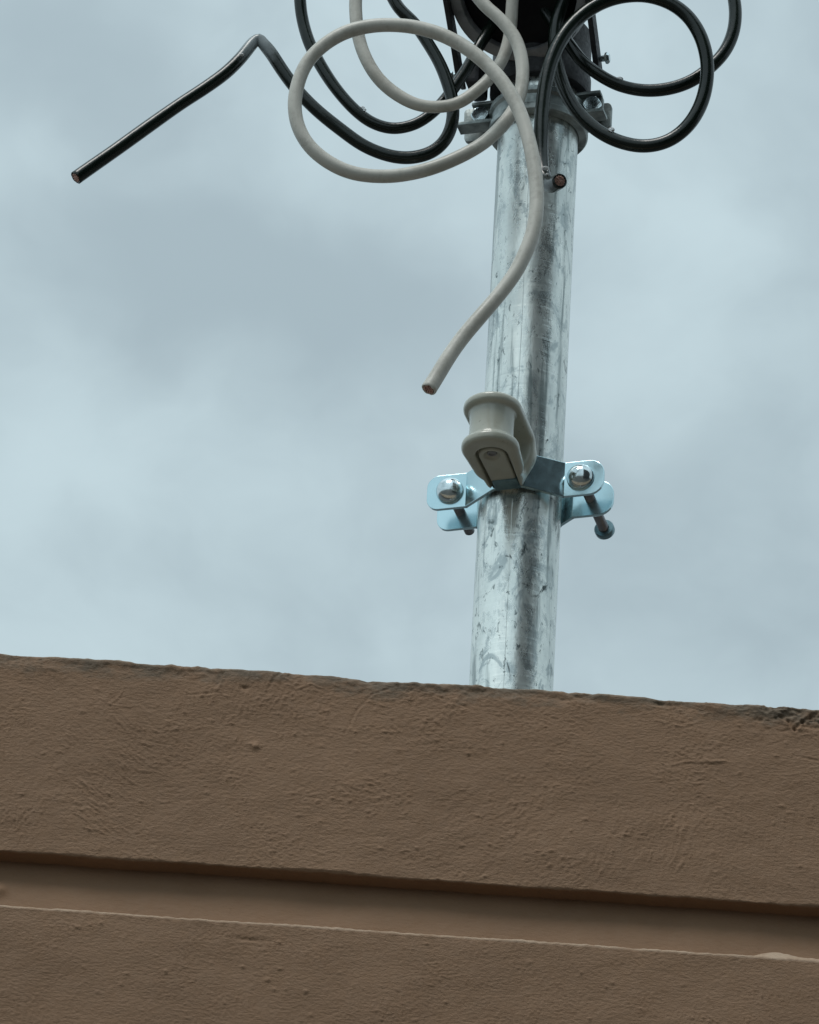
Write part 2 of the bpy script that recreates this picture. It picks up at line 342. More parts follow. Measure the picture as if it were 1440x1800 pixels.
def relief(X, Z, amp=1.0):
    x = X*1e3; z = Z*1e3
    ang = .14+.45*perlin(x/130, z/130, 71)
    wx = x+1.6*perlin(x/9, z/9, 31)+.7*perlin(x/3.7, z/3.1, 33); wz = z+1.3*perlin(x/8, z/7, 32)+.6*perlin(x/3.3, z/3, 34)
    xr = wx+wz*ang; zr = wz-wx*ang
    h = .85*fbm(x/85, z/70, 5, 3)+.18*fbm(x/20, z/15, 9, 2)
    r1 = perlin(xr/3.6, zr/2.0, 12); r2 = perlin(xr/2.3+9, zr/1.5, 13); r3 = perlin(xr/9, zr/3.6, 14); r4 = perlin(x/2.2, z/1.6, 15)
    mask = .38+.70*sstep(-.3, .5, fbm(x/55, z/42, 21, 3)); mask2 = sstep(-.45, .35, fbm(x/24, z/18, 27, 2))
    h += mask*(.78*np.maximum(r1-.14, 0)*(.45+.55*mask2)+.62*np.maximum(r2-.12, 0)*(.3+.7*mask2)+.17*r4)+.13*r3*mask2
    return h*amp*1e-3
def surface(name, P, Nn, X, disp, m, flip=False, post=None):
    """sheet: profile points P (y,z) swept over X, moved along the profile normal by disp[x,s]"""
    nx, ns = len(X), len(P)
    co = np.zeros((nx, ns, 3)); co[:, :, 0] = X[:, None]; co[:, :, 1] = P[None, :, 0]+Nn[None, :, 0]*disp; co[:, :, 2] = P[None, :, 1]+Nn[None, :, 1]*disp
    if post is not None: post(co)
    me = bpy.data.meshes.new(name); me.vertices.add(nx*ns); me.vertices.foreach_set('co', co.reshape(-1))
    i = np.arange(nx-1)[:, None]*ns+np.arange(ns-1)[None, :]
    q = np.stack([i, i+1, i+ns+1, i+ns], -1).reshape(-1, 4)
    if flip: q = q[:, ::-1]
    me.loops.add(q.size); me.loops.foreach_set('vertex_index', q.reshape(-1).astype(np.int32))
    me.polygons.add(len(q)); me.polygons.foreach_set('loop_start', np.arange(0, q.size, 4, dtype=np.int32)); me.polygons.foreach_set('use_smooth', np.ones(len(q), bool))
    me.materials.append(m); me.update(); me.validate()
    o = bpy.data.objects.new(name, me); link(o, wall); return o
Z_SOF = at(720, 1545, .26).z-Z_TOP; Z_LED = at(720, 1637, .2645).z-Z_TOP; GD = .0135; GB = .0068; THICK = .19
X = xs_grid(.00082, .335, 5.5); fineX = sstep(.75, .36, np.abs(X))[:, None]
def pimples(h, X, Zc, n, rmin, rmax, hmin, hmax, seed, zlo, zhi):
    r = np.random.default_rng(seed)
    for _ in range(n):
        x0 = r.uniform(-.34, .34); z0 = r.uniform(zlo, zhi); s = r.uniform(rmin, rmax); a = r.uniform(hmin, hmax); e = r.uniform(.8, 2.2)
        ii = np.where(np.abs(X-x0) < 3.5*s*e)[0]; jj = np.where(np.abs(Zc-z0) < 3.5*s)[0]
        if len(ii) and len(jj):
            g = np.exp(-(((X[ii]-x0)/(s*e))[:, None]**2+((Zc[jj]-z0)/s)[None, :]**2)); h[np.ix_(ii, jj)] += a*g
    return h
def spot(h, X, Zc, px, py, s, a, e=1.0):
    p = at(px, py, .26); x0 = (p.x-WALL_X); z0 = p.z-Z_TOP
    h += a*np.exp(-(((X-x0)/(s*e))[:, None]**2+((Zc-z0)/s)[None, :]**2)); return h
def scratches(h, X, Zc, lines):
    for pts, depth, wd in lines:
        q = [at(px, py, .26) for px, py in pts]; q = [(p.x-WALL_X, p.z-Z_TOP) for p in q]
        for (x0, z0), (x1, z1) in zip(q[:-1], q[1:]):
            ii = np.where((X > min(x0, x1)-.004) & (X < max(x0, x1)+.004))[0]; jj = np.where((Zc > min(z0, z1)-.004) & (Zc < max(z0, z1)+.004))[0]
            if not len(ii) or not len(jj): continue
            gx = X[ii][:, None]; gz = Zc[jj][None, :]; dx, dz = x1-x0, z1-z0
            gx = gx+.0007*perlin(gx*0+gz*250, gz*250, 7); t = np.clip(((gx-x0)*dx+(gz-z0)*dz)/(dx*dx+dz*dz), 0, 1)
            d = np.hypot(gx-x0-t*dx, gz-z0-t*dz); h[np.ix_(ii, jj)] += .6*depth*(np.exp(-(d/wd)**2)-.45*np.exp(-((d-2.0*wd)/wd)**2))
    return h
SCR = [([(497, 1184), (482, 1194), (468, 1222)], -.0006, .0009), ([(700, 1204), (655, 1220), (628, 1248), (606, 1290)], -.0005, .0008), ([(193, 1243), (206, 1234), (216, 1220)], .0005, .0007),
       ([(190, 1244), (228, 1249), (262, 1240)], .0004, .0007), ([(1440, 1246), (1412, 1262), (1398, 1276), (1388, 1262), (1372, 1254)], -.0013, .0010), ([(1182, 1340), (1212, 1334), (1250, 1336), (1276, 1333)], .0006, .0008),
       ([(760, 1220), (800, 1236), (830, 1246)], -.0004, .0007), ([(1150, 1262), (1200, 1272), (1235, 1262)], .0004, .0009), ([(1395, 1322), (1440, 1330)], -.0006, .0008), ([(520, 1214), (545, 1204), (560, 1210)], .0004, .0007), ([(330, 1226), (375, 1222)], -.0004, .0008)]
# upper band: back, top, weathered front edge, front, soffit
r0, r1 = .0030, .0016
pts = [(THICK, -.45), (THICK, -.004)]
seg = segs_of(pts, .06)+segs_of([(THICK, -.004), (THICK-.004, 0)], .004)+segs_of([(THICK-.004, 0), (.06, 0)], .01)+segs_of([(.06, 0), (r0, 0)], .0022)
a = arc((r0, -r0), r0, R_(90), R_(180), 6); seg += segs_of(a, 1)
seg += segs_of([(0, -r0), (0, Z_SOF+r1)], .00082)
a = arc((r1, Z_SOF+r1), r1, R_(180), R_(270), 5); seg += segs_of(a, 1)
seg += segs_of([(r1, Z_SOF), (GD+.002, Z_SOF)], .0015)
P, Nn = profile(seg); Nn = -Nn                      # outward
Zs = P[:, 1]; onfront = (P[:, 0] < .002) & (Zs > Z_SOF-.0005)
XX = X[:, None]+0*Zs[None, :]; ZZ = Zs[None, :]+0*XX
h = relief(XX, ZZ)*fineX
h *= np.where(P[:, 0] > .0005, .5, 1)[None, :]
h = pimples(h, X, Zs, 170, .0005, .0013, .0003, .0008, 3, Z_SOF, -.004); h = spot(h, X, Zs, 449, 1314, .0028, .0016); h = spot(h, X, Zs, 431, 1212, .0012, -.0014, 2); h = spot(h, X, Zs, 440, 1310, .001, .001)
h = spot(h, X, Zs, 1250, 1333, .0008, .0007, 14); h = spot(h, X, Zs, 1160, 1232, .0016, -.0016, 2.5)
edge = sstep(-.016, -.001, ZZ)*(P[None, :, 0] < .03)
rag = (.0011*perlin(XX*1e3/13, ZZ*1e3/6+P[None, :, 0]*60, 41)+.0006*perlin(XX*1e3/4.4, ZZ*1e3/3, 42))*sstep(-.3, .5, perlin(XX*1e3/45, XX*0+.5, 44))+.0012*fbm(XX*1e3/40, ZZ*1e3/12, 43, 2)
h += edge*rag*fineX
xc = (at(1395, 1262, .26).x-WALL_X); near_ = np.exp(-(((XX-xc)/.030)**2+((ZZ+.006)/.011)**2))
h -= near_*(.0016*sstep(.0, .30, fbm(XX*1e3/12, ZZ*1e3/6, 47, 3))+.0008*perlin(XX*1e3/3, ZZ*1e3/2, 48))
h = scratches(h, X, Zs, SCR)
sof = (Zs < Z_SOF+.0012) & (P[:, 0] < .03); h[:, sof] = h[:, np.where(onfront)[0][-8]][:, None]*.35+(.0003*perlin(XX[:, sof]*1e3/6, P[None, sof, 0]*200, 55))
h[:, -3:] = 0
def lumpy_top(co):   # slow waviness and broken lips of the top edge
    x = co[:, :, 0]*1e3; w = sstep(-.02, -.001, co[:, :, 2])*(co[:, :, 1] < .05)
    f = sstep(.9, .4, np.abs(co[:, :, 0]))
    d = .0013*perlin(x/70, x*0+.3, 61)+.0009*np.maximum(perlin(x/19, x*0+5.3, 62), -.1)+.0004*perlin(x/6.5, x*0+2.3, 63)*sstep(-.2, .4, perlin(x/50, x*0+7.7, 66))
    d += .0050*sstep(-.291, -.296, co[:, :, 0])
    co[:, :, 2] += d*w*f
    s = sstep(Z_SOF+.012, Z_SOF, co[:, :, 2])*(co[:, :, 1] < .03); co[:, :, 2] += s*f*(.0009*perlin(x/60, x*0+1.7, 64)+.0004*perlin(x/11, x*0+8.1, 65))
surface('coping_band', P, Nn, X, h, M['plaster_top'], flip=False, post=lumpy_top)
# groove back
P, Nn = profile(segs_of([(GD+.0009, Z_SOF+.004), (GB, Z_LED-.004)], .0016)); Nn = -Nn
Xg = xs_grid(.0022, .345, 5.5); XX = Xg[:, None]+0*P[None, :, 1]; ZZ = P[None, :, 1]+0*XX
h = (.0009*fbm(XX*1e3/70, ZZ*1e3/50, 81, 2)+.00012*perlin(XX*1e3/5, ZZ*1e3/3, 83))*sstep(.75, .36, np.abs(Xg))[:, None]
h = spot(h, Xg, P[:, 1], -2, 1560, .005, .003)
h += .00022*np.maximum(perlin(XX*1e3/4, ZZ*1e3/2.2, 85), 0)
surface('groove', P, Nn, Xg, h, M['plaster_smooth'])
# lower face: ledge, lip, face down to the ground
r2 = .0026; YF = -.0045
seg = segs_of([(GB+.005, Z_LED), (YF+r2, Z_LED)], .0008)
seg += segs_of(arc((YF+r2, Z_LED-r2), r2, R_(90), R_(180), 6), 1)
seg += segs_of([(YF, Z_LED-r2), (YF, Z_LED-.15)], .00085); z = Z_LED-.15; st = .0012
while z > -Z_TOP:
    st *= 1.3; zn = max(z-st, -Z_TOP); seg += [((YF, z), (YF, zn), 9)]; z = zn
P, Nn = profile(seg); Nn = -Nn; Zs = P[:, 1]; XX = X[:, None]+0*Zs[None, :]; ZZ = Zs[None, :]+0*XX
fz = sstep(Z_LED-.5, Z_LED-.15, ZZ)
h = relief(XX+1.7, ZZ+.9, .85)*fineX*fz*sstep(Z_LED, Z_LED-.014, ZZ)
h = pimples(h, X, Zs, 130, .0006, .0014, .0003, .0009, 5, Z_LED-.14, Z_LED-.008); h = spot(h, X, Zs, 440, 1660, .0013, -.0007, 8)
h += .00035*perlin(XX*1e3/4, XX*0+3.3, 91)*fineX*sstep(Z_LED-.006, Z_LED-.002, ZZ)
def ledge_bits(co):
    x = co[:, :, 0]; y = co[:, :, 1]; f = sstep(.9, .4, np.abs(x)); near = sstep(Z_LED-.008, Z_LED-.001, co[:, :, 2])
    co[:, :, 2] += near*f*(.0008*perlin(x*1e3/48, x*0+.7, 93)+.00035*perlin(x*1e3/7, x*0+.2, 94))
    xh = at(1370, 1660, .25).x-WALL_X; hump = .0088*(np.exp(-((x-xh+.006)/.014)**2)+.8*sstep(xh-.02, xh+.006, x)*np.exp(-(np.maximum(x-xh-.03, 0)/.03)**2)-0)*.46*sstep(YF+.001, YF+.007, y)
    co[:, :, 2] += hump*(co[:, :, 2] > Z_LED-.004)
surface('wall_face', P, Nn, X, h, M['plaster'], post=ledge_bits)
# roof deck behind the parapet
roof_z = Z_TOP-.40
ro = bm_obj('roof', box_bm((-5.4, -.26+THICK+.004, roof_z-.2), (5.4, 6, roof_z)), M['roofing']); tag(ro, kind='structure')
for x0 in (-5.4, 5.25):
    tag(bm_obj('side_wall', box_bm((x0, -.06, 0), (x0+.15, 6, roof_z-.204)), M['plaster']), label=('left' if x0 < 0 else 'right')+' side wall of the brown stucco house, outside the picture', category='wall')

# ------------------------------------------------------------------ unseen dark house, added behind the camera for its reflection
nb = empty('added_house', (8.6, -12.5, 0), 0, label='tall dark clad house added out of view, to put a dark reflection in the metal', category='house')
bm_obj('wall', box_bm((-6.6, -5, 0), (12, 2, 18)), M['dark_brick'], nb)
rf = bm_obj('roof', prism_bm([(-5.3, 17.004), (2.3, 17.004), (-1.5, 19.5)], -6.5, 11.2, Matrix.Rotation(R_(90), 4, 'Z') @ Matrix.Rotation(R_(90), 4, 'X')), M['roofing'], nb)
wf = bm_obj('window', box_bm((-.6, 2.0, -.75), (.6, 2.06, .75), .01), M['cast_dark'], nb); wf.location = (-4, .003, 3.2)
k = 0
for zz_ in (3.2, 6.4, 9.6, 12.8):
    for xx_ in (-4, -.5, 3, 6.5, 9.3):
        if k: c_ = wf.copy(); link(c_, nb); c_.location = (xx_, .003, zz_)
        k += 1

# ------------------------------------------------------------------ mast
MX = (at(899, 1205, 0).x+at(943, 300, 0).x)/2; RP = .03015
PHI = R_(17.0); Z_LC = 4.428; Z_UC = 4.738
mast = empty('mast', (MX, 0, roof_z), 0, label='mottled galvanised steel mast pipe rising behind the brown wall', category='pole')
def pipe():
    H = Z_UC+.060-roof_z; nh = 180; n = 72; vs = []; fs = []
    for j in range(nh+1):
        z = H*j/nh
        for i in range(n):
            a = 2*math.pi*i/n; d = .00022*math.sin(z*9+1.3*math.sin(a))*math.cos(a*2+z*3)
            vs.append(((RP+d)*math.cos(a), (RP+d)*math.sin(a), z))
    for j in range(nh):
        for i in range(n):
            k = (i+1) % n; fs.append((j*n+i, j*n+k, (j+1)*n+k, (j+1)*n+i))
    fs.append(tuple(nh*n+i for i in range(n)))
    return mesh_obj('pipe', vs, fs, M['galv'], mast)
pipe()
def seam():
    bm = bmesh.new(); H = Z_UC-.02-roof_z; A0 = R_(-90-11.5); prev = None
    for j in range(161):
        z = .01+H*j/160; a = A0+.004*math.sin(z*17)+.003*math.sin(z*61)
        w = .012+.004*math.sin(z*43)*math.sin(z*97); ring = []
        for k, rr in ((-1, -.0003), (-.5, .00022), (0, .00035), (.5, .00022), (1, -.0003)):
            aa = a+k*w; ring.append(bm.verts.new(((RP+rr)*math.cos(aa), (RP+rr)*math.sin(aa), z)))
        if prev:
            for q in range(4): bm.faces.new((prev[q], prev[q+1], ring[q+1], ring[q]))
        prev = ring
    return bm_obj('weld_seam', bm, M['galv'], mast, True)
seam()
bm_obj('base_flange', lathe_bm([(RP+.001, 0), (.07, 0), (.07, .008), (RP+.004, .012), (RP+.001, .03)], 40), M['galv'], mast, True, 40)

# frame shared by the clamps: +Y(local) = outward towards the street, +X = to the right, +Z = up
def fix_frame(z): return (MX, 0, z)
CLROT = -PHI                                      # local -Y is the outward direction
def C(u, v, w): return Vector((v, -u, w))/1000.0  # clamp coordinates in mm

def strap_bm(path, w0, w1, th):
    """flat strap following path [(u,v)...] in mm, between heights w0..w1, thickness th, bevelled"""
    P2 = [Vector(p) for p in path]; n = len(P2); off = []
    for i in range(n):
        a = (P2[i]-P2[max(i-1, 0)]); b = (P2[min(i+1, n-1)]-P2[i]); a = a.normalized() if a.length else b.normalized(); b = b.normalized() if b.length else a
        nrm = Vector((-(a+b).y, (a+b).x)).normalized(); k = 1/max(.4, nrm.dot(Vector((-b.y, b.x)))); off.append(nrm*th*k)
    bm = bmesh.new(); rings = []
    for i in range(n):
        p = P2[i]; q = P2[i]+off[i]
        rings.append([bm.verts.new(C(p.x, p.y, w0)), bm.verts.new(C(q.x, q.y, w0)), bm.verts.new(C(q.x, q.y, w1)), bm.verts.new(C(p.x, p.y, w1))])
    for A, B in zip(rings[:-1], rings[1:]):
        for k in range(4): bm.faces.new((A[k], A[(k+1) % 4], B[(k+1) % 4], B[k]))
    bm.faces.new(rings[0][::-1]); bm.faces.new(rings[-1])
    bmesh.ops.recalc_face_normals(bm, faces=bm.faces)
    sh = [e for e in bm.edges if len(e.link_faces) == 2 and e.calc_face_angle() > R_(60)]
    bmesh.ops.bevel(bm, geom=sh, offset=.0004, segments=2, profile=.6, affect='EDGES')
    return bm
def ear_bm(u0, th, v0, v1, w0, w1, rad, bm=None, cut=1.0):
    """upright ear plate: rounded outer end; spans v0..v1 (v1 outer, either sign)"""
    s = 1 if v1 > v0 else -1; V0, V1 = abs(v0), abs(v1); pts = [(V0, w0)]
    pts += arc((V1-rad, w0+rad*cut), rad, R_(-90), 0, 8) if rad else [(V1, w0)]
    pts += arc((V1-rad, w1-rad*cut), rad, 0, R_(90), 8) if rad else [(V1, w1)]
    pts += [(V0, w1)]
    pts = [(x*s/1000, y/1000) for x, y in pts]
    m = Matrix(((1, 0, 0, 0), (0, 0, -1, 0), (0, 1, 0, 0), (0, 0, 0, 1)))
    return prism_bm(pts, u0/1000, (u0+th)/1000, m, .0004, 2, bm)

def hexnut_bm(r, h, mat, hole=.0):
    b = bmesh.new(); prof = [(r*.93, 0), (r, h*.12), (r, h*.88), (r*.93, h)]
    lathe_bm([(0, 0)]+prof+[(0, h)], 6, mat, b); bmesh.ops.bevel(b, geom=b.edges[:], offset=r*.06, segments=2, affect='EDGES'); return b
def thread_bm(r, L_, mat, pitch=.0015, n=24):
    """helical thread"""
    b = bmesh.new(); turns = L_/pitch; steps = int(turns*n); sub = 4; rings = []
    nz = int(L_/pitch*4)
    for j in range(nz+1):
        z = L_*j/nz; ring = []
        for i in range(n):
            a = 2*math.pi*i/n; ph = (z/pitch-i/n) % 1.0; d = abs(ph-.5)*2
            ring.append(b.verts.new(mat @ Vector(((r-.00055*(1-d))*math.cos(a), (r-.00055*(1-d))*math.sin(a), z))))
        rings.append(ring)
    for A, B in zip(rings[:-1], rings[1:]):
        for i in range(n): b.faces.new((A[i], A[(i+1) % n], B[(i+1) % n], B[i]))
    b.faces.new(rings[0][::-1]); b.faces.new(rings[-1]); return b

# ------------------------------------------------------------------ surface nets for the porcelain
def surface_nets(f, lo, hi, h):
    ax = [np.arange(lo[i], hi[i]+h, h) for i in range(3)]
    G = np.meshgrid(*ax, indexing='ij'); D = f(*G); sg = D < 0
    nx, ny, nz = D.shape; s = sg.astype(np.int8)
    cnt = sum(s[i:nx-1+i, j:ny-1+j, k:nz-1+k] for i in (0, 1) for j in (0, 1) for k in (0, 1)); act = (cnt > 0) & (cnt < 8)
    ids = -np.ones(act.shape, int); idx = np.argwhere(act); ids[act] = np.arange(len(idx))
    acc = np.zeros((len(idx), 3)); c = np.zeros(len(idx))
    corners = [(i, j, k) for i in (0, 1) for j in (0, 1) for k in (0, 1)]
    for a in corners:
        for axn in range(3):
            if a[axn]: continue
            b = list(a); b[axn] = 1; b = tuple(b)
            da = D[idx[:, 0]+a[0], idx[:, 1]+a[1], idx[:, 2]+a[2]]; db = D[idx[:, 0]+b[0], idx[:, 1]+b[1], idx[:, 2]+b[2]]
            m = (da < 0) != (db < 0); t = np.where(m, da/(da-db+1e-12), 0)
            p = np.array(a, float)[None, :]+np.zeros((len(idx), 3)); p[:, axn] = t
            acc[m] += p[m]; c[m] += 1
    V = (idx+acc/c[:, None])*h+np.array(lo)
    faces = []
    for axn in range(3):
        o = [k for k in range(3) if k != axn]
        sl0 = [slice(None)]*3; sl1 = [slice(None)]*3; sl0[axn] = slice(0, -1); sl1[axn] = slice(1, None)
        e = sg[tuple(sl0)] != sg[tuple(sl1)]; w = np.argwhere(e)
        ok = (w[:, o[0]] > 0) & (w[:, o[1]] > 0) & (w[:, o[0]] < D.shape[o[0]]-1) & (w[:, o[1]] < D.shape[o[1]]-1); w = w[ok]
        neg = sg[w[:, 0], w[:, 1], w[:, 2]]
        q = []
        for d0, d1 in ((0, 0), (-1, 0), (-1, -1), (0, -1)):
            ww = w.copy(); ww[:, o[0]] += d0; ww[:, o[1]] += d1; q.append(ids[ww[:, 0], ww[:, 1], ww[:, 2]])
        q = np.stack(q, 1); fl = neg if axn != 1 else ~neg
        q[~fl] = q[~fl][:, ::-1]; faces.append(q)
    return V, np.concatenate(faces)
def hull2(x, y, x0, r0, x1, r1):
    """signed distance to the hull of two circles on the x axis (x0<x1)"""
    y = np.abs(y); L0 = x1-x0; s = (r0-r1)/L0; c = math.sqrt(1-s*s)
    X0 = x-x0; k = c*X0-s*y            # along the slanted side
    d = np.where(k < 0, np.hypot(X0, y)-r0, np.where(k > L0*c, np.hypot(x-x1, y)-r1, s*X0+c*y-r0))
    return d
def extr(d2, w, c, half, r):
    a = d2+r; b = np.abs(w-c)-(half-r)
    return np.minimum(np.maximum(a, b), 0)+np.hypot(np.maximum(a, 0), np.maximum(b, 0))-r
def smin(a, b, k):
    h = np.clip(.5+.5*(b-a)/k, 0, 1); return b*(1-h)+a*h-k*h*(1-h)
def insulator_sdf(u, v, w):
    sag = .0009*(u-36)**2*0
    lo = extr(np.minimum(hull2(u, v+.5, 47, 14.2, 82, 20.9), hull2(u, v+.8, 60, 18.6, 82, 20.9)), w+.012*(u-82)**2*.12, -10.4, 4.5, 3.8)
    up = extr(hull2(u, v+.5, 48, 21, 81.5, 21.3), w, 22.4, 3.9, 3.2)
    web = extr(hull2(w, v, -5, 13.5, 11, 21), u, 37.5, 6.0, 4.5)
    R = 16.0+.006*(w-6)**2
    sp = np.maximum(np.hypot(u-82, v+.5)-R, np.abs(w-6)-15)
    d = smin(lo, web, 7.0); d = smin(d, up, 7.0); d = smin(d, sp, 1.4)
    # pocket in the underside for the bracket tongue
    pk = extr(hull2(u, v+.5, 20, 10.4, 78, 11.6), w, -16, 6.4, 1.0)
    return -smin(-d, pk, 1.6)
holder = empty('wire_holder', fix_frame(Z_LC), CLROT, label='ivory porcelain wire holder on a blue zinc clamp bolted round the mast above the wall', category='insulator')
V, Fq = surface_nets(insulator_sdf, (26, -26, -20), (108, 26, 32), .75)
Vw = np.stack([V[:, 1], -V[:, 0], V[:, 2]], 1)/1000
ins = mesh_obj('insulator', Vw.tolist(), Fq.tolist(), M['porcelain'], holder)
bm = bmesh.new(); bm.from_mesh(ins.data); bmesh.ops.recalc_face_normals(bm, faces=bm.faces)
for _ in range(2): bmesh.ops.smooth_vert(bm, verts=bm.verts, factor=.5, use_axis_x=True, use_axis_y=True, use_axis_z=True)
bm.to_mesh(ins.data); bm.free()
def tongue_sdf(u, v, w):
    d = extr(hull2(u, v+.5, 38, 9.3, 77, 9.9), w, -11.9, 2.6, 1.6)
    ho = np.maximum(np.hypot((u-78), v+.5)-4.1, -(w+40)); dish = np.hypot(np.hypot(u-78, v+.5), (w+17.6))-6.9
    crease = np.abs(v+.5+4.2+.02*(u-60))-.5
    return np.maximum(d, -dish)
V, Fq = surface_nets(tongue_sdf, (26, -13, -18), (92, 13, -6), .55)
tg = mesh_obj('bracket_tongue', (np.stack([V[:, 1], -V[:, 0], V[:, 2]], 1)/1000).tolist(), Fq.tolist(), M['porcelain'], ins)
bm = bmesh.new(); bm.from_mesh(tg.data); bmesh.ops.recalc_face_normals(bm, faces=bm.faces); bm.to_mesh(tg.data); bm.free()
sm = frame_to((0, 0, -1), C(78, -.5, -12.1))
sb = lathe_bm([(0, .0002), (.0019, .0002), (.0021, .0008), (.0033, .0008), (.0037, .0001), (.0037, -.002)], 24, sm)
bm_obj('screw', sb, M['thread'], ins, True, 40)
# front strap: left ear - bend - over the pipe - bend - right ear
UE = 13.0
fs_path = [(UE, -36), (UE+1.2, -34.6), (31.8, -11), (33.2, -8), (33.6, 0), (33.2, 8), (31.8, 11), (UE+1.2, 34.6), (UE, 36)]
bm = strap_bm([(u, v) for u, v in fs_path], -14.5, 14.5, -2.6)
me = bpy.data.meshes.new('t'); bm.to_mesh(me); bm.free(); bm = bmesh.new(); bm.from_mesh(me)
ear_bm(UE, 2.6, -35.9, -66.5, -14.5, 14.5, 9.5, bm); ear_bm(UE, 2.6, 35.9, 66.5, -14.5, 14.5, 11.5, bm)
bm_obj('front_strap', bm, M['zinc'], holder, True, 7)
rs_path = [(-UE, 36), (-UE-1.5, 33.8), (-22, 24), (-30.3, 17.5), (-32.8, 10), (-33.6, 0), (-32.8, -10), (-30.3, -17.5), (-22, -24), (-UE-1.5, -33.8), (-UE, -36)]
bm = strap_bm(rs_path, -14.5, 14.5, -2.6)
me = bpy.data.meshes.new('t'); bm.to_mesh(me); bm.free(); bm = bmesh.new(); bm.from_mesh(me)
ear_bm(-UE-2.6, 2.6, -35.9, -66.5, -14.5, 14.5, 9.5, bm); ear_bm(-UE-2.6, 2.6, 35.9, 66.5, -14.5, 14.5, 11.5, bm)
bm_obj('rear_strap', bm, M['zinc'], holder, True, 7)
bm_obj('shade_block', box_bm(C(46, -9, -15.8), C(33.4, 10, -11), .0012), M['nut'], holder)  # dark block standing in for the shade below the insulator foot
def carriage_bolt(v):
    A = (0, -1, 0)                                 # outward
    m = frame_to(A, C(UE+2.6, v, 0))
    prof = [(.0099, 0), (.0102, .0006)]+[(.0102*math.cos(t), .0006+.0082*math.sin(t)) for t in np.linspace(.12, 1.5, 12)]+[(0, .0088)]
    hd = bm_obj('bolt', lathe_bm(prof, 40, m), M['bolt'], holder, True, 50)
    bk = frame_to((0, 1, 0), C(UE+2.5, v, 0))
    bm_obj('shank', thread_bm(.0039, .0775 if v > 0 else .056, bk), M['thread'], hd, True, 50)
    bm_obj('nut', hexnut_bm(.0078, .0062, frame_to((0, 1, 0), C(-UE-2.7, v, 0))), M['nut'], hd, True, 30)
    if v > 0: bm_obj('end_nut', lathe_bm([(.0040, 0), (.0068, .0002), (.0074, .0012), (.0074, .0050), (.0066, .0062), (.0040, .0064)], 30, frame_to((0, 1, 0), C(-53.5, v, 0))), M['nut'], hd, True, 40)
    return hd
carriage_bolt(-49); carriage_bolt(49)

# ------------------------------------------------------------------ weatherhead and its clamp
head = empty('weatherhead', fix_frame(Z_UC), CLROT, label='dark cast service entrance cap clamped on top of the mast, cables coming out of it', category='weatherhead')
# split clamp ring round the pipe
bm_obj('clamp_ring', lathe_bm([(.0306, .008), (.0362, .008), (.0374, .0095), (.0374, .014), (.0355, .016), (.0355, .024), (.0374, .026), (.0374, .030), (.0306, .030)], 64), M['clampcast'], head, True, 35)
for s in (-1, 1):
    e1, e2, L0 = (57, 60, 28) if s < 0 else (51, 54, 26)
    bm = ear_bm(2.5, 3.6, s*31, s*e1, L0-8.5, L0+9.5, 3); box_bm(C(2.5+13, s*32 if s > 0 else s*e2, L0-11.2), C(2.5, s*e2 if s > 0 else s*32, L0-8.2), .0006, 2, bm)
    box_bm(C(2.5+9, s*31 if s > 0 else s*50, L0+8.5), C(2.5, s*50 if s > 0 else s*31, L0+11.2), .0006, 2, bm)
    bm_obj('front_lug', bm, M['clampcast'], head, True, 30)
    bm_obj('rear_lug', ear_bm(-11, 4, s*31, s*e2, L0-11, L0+12, 4), M['clampcast'], head, True, 30)
    hb = bm_obj('bolt', hexnut_bm(.0072, .0056, frame_to((0, -1, 0), C(6.1, s*43.5, L0))), M['bolt'], head, True, 30)
    bm_obj('shank', thread_bm(.0031, .026, frame_to((0, 1, 0), C(6, s*43.5, L0))), M['thread'], hb, True, 50)
# strap over the pipe front, curved drip skirt
bm_obj('neck', lathe_bm([(.0306, .043), (.0372, .043), (.0380, .045), (.0380, .060), (.0372, .062), (.0372, .100), (.030, .104), (0, .104)], 64), M['cast_dark'], head, True, 35)
for k in (3,):
    aa = R_(-90+(-45+k*13)); mm = Matrix.Rotation(aa, 4, 'Z')
    b = box_bm((.0350, -.0016, .0335), (.0368, .0016, .0425), .0006); bmesh.ops.transform(b, matrix=mm, verts=b.verts); bm_obj('rib', b, M['clampcast'], head)
al = R_(46); nh_ = (0, -math.cos(al), -math.sin(al))      # the cable plate faces down and outwards
hm = frame_to(nh_, C(73, 0, 91.5))
hood = lathe_bm([(.0440, -.012), (.0446, -.002), (.0452, .0006), (.0515, .0010), (.0530, .0004), (.0535, -.002), (.0535, -.014), (.0520, -.040), (.047, -.062), (.03, -.080), (.01, -.086), (0, -.087)], 72, hm)
hd_ = bm_obj('hood', hood, M['cast'], head, True, 35)
bm_obj('cable_plate', lathe_bm([(0, -.009), (.0436, -.009), (.0438, -.007), (.0438, -.012), (0, -.014)], 64, hm), M['black_plastic'], head, True, 35)
lipc = []
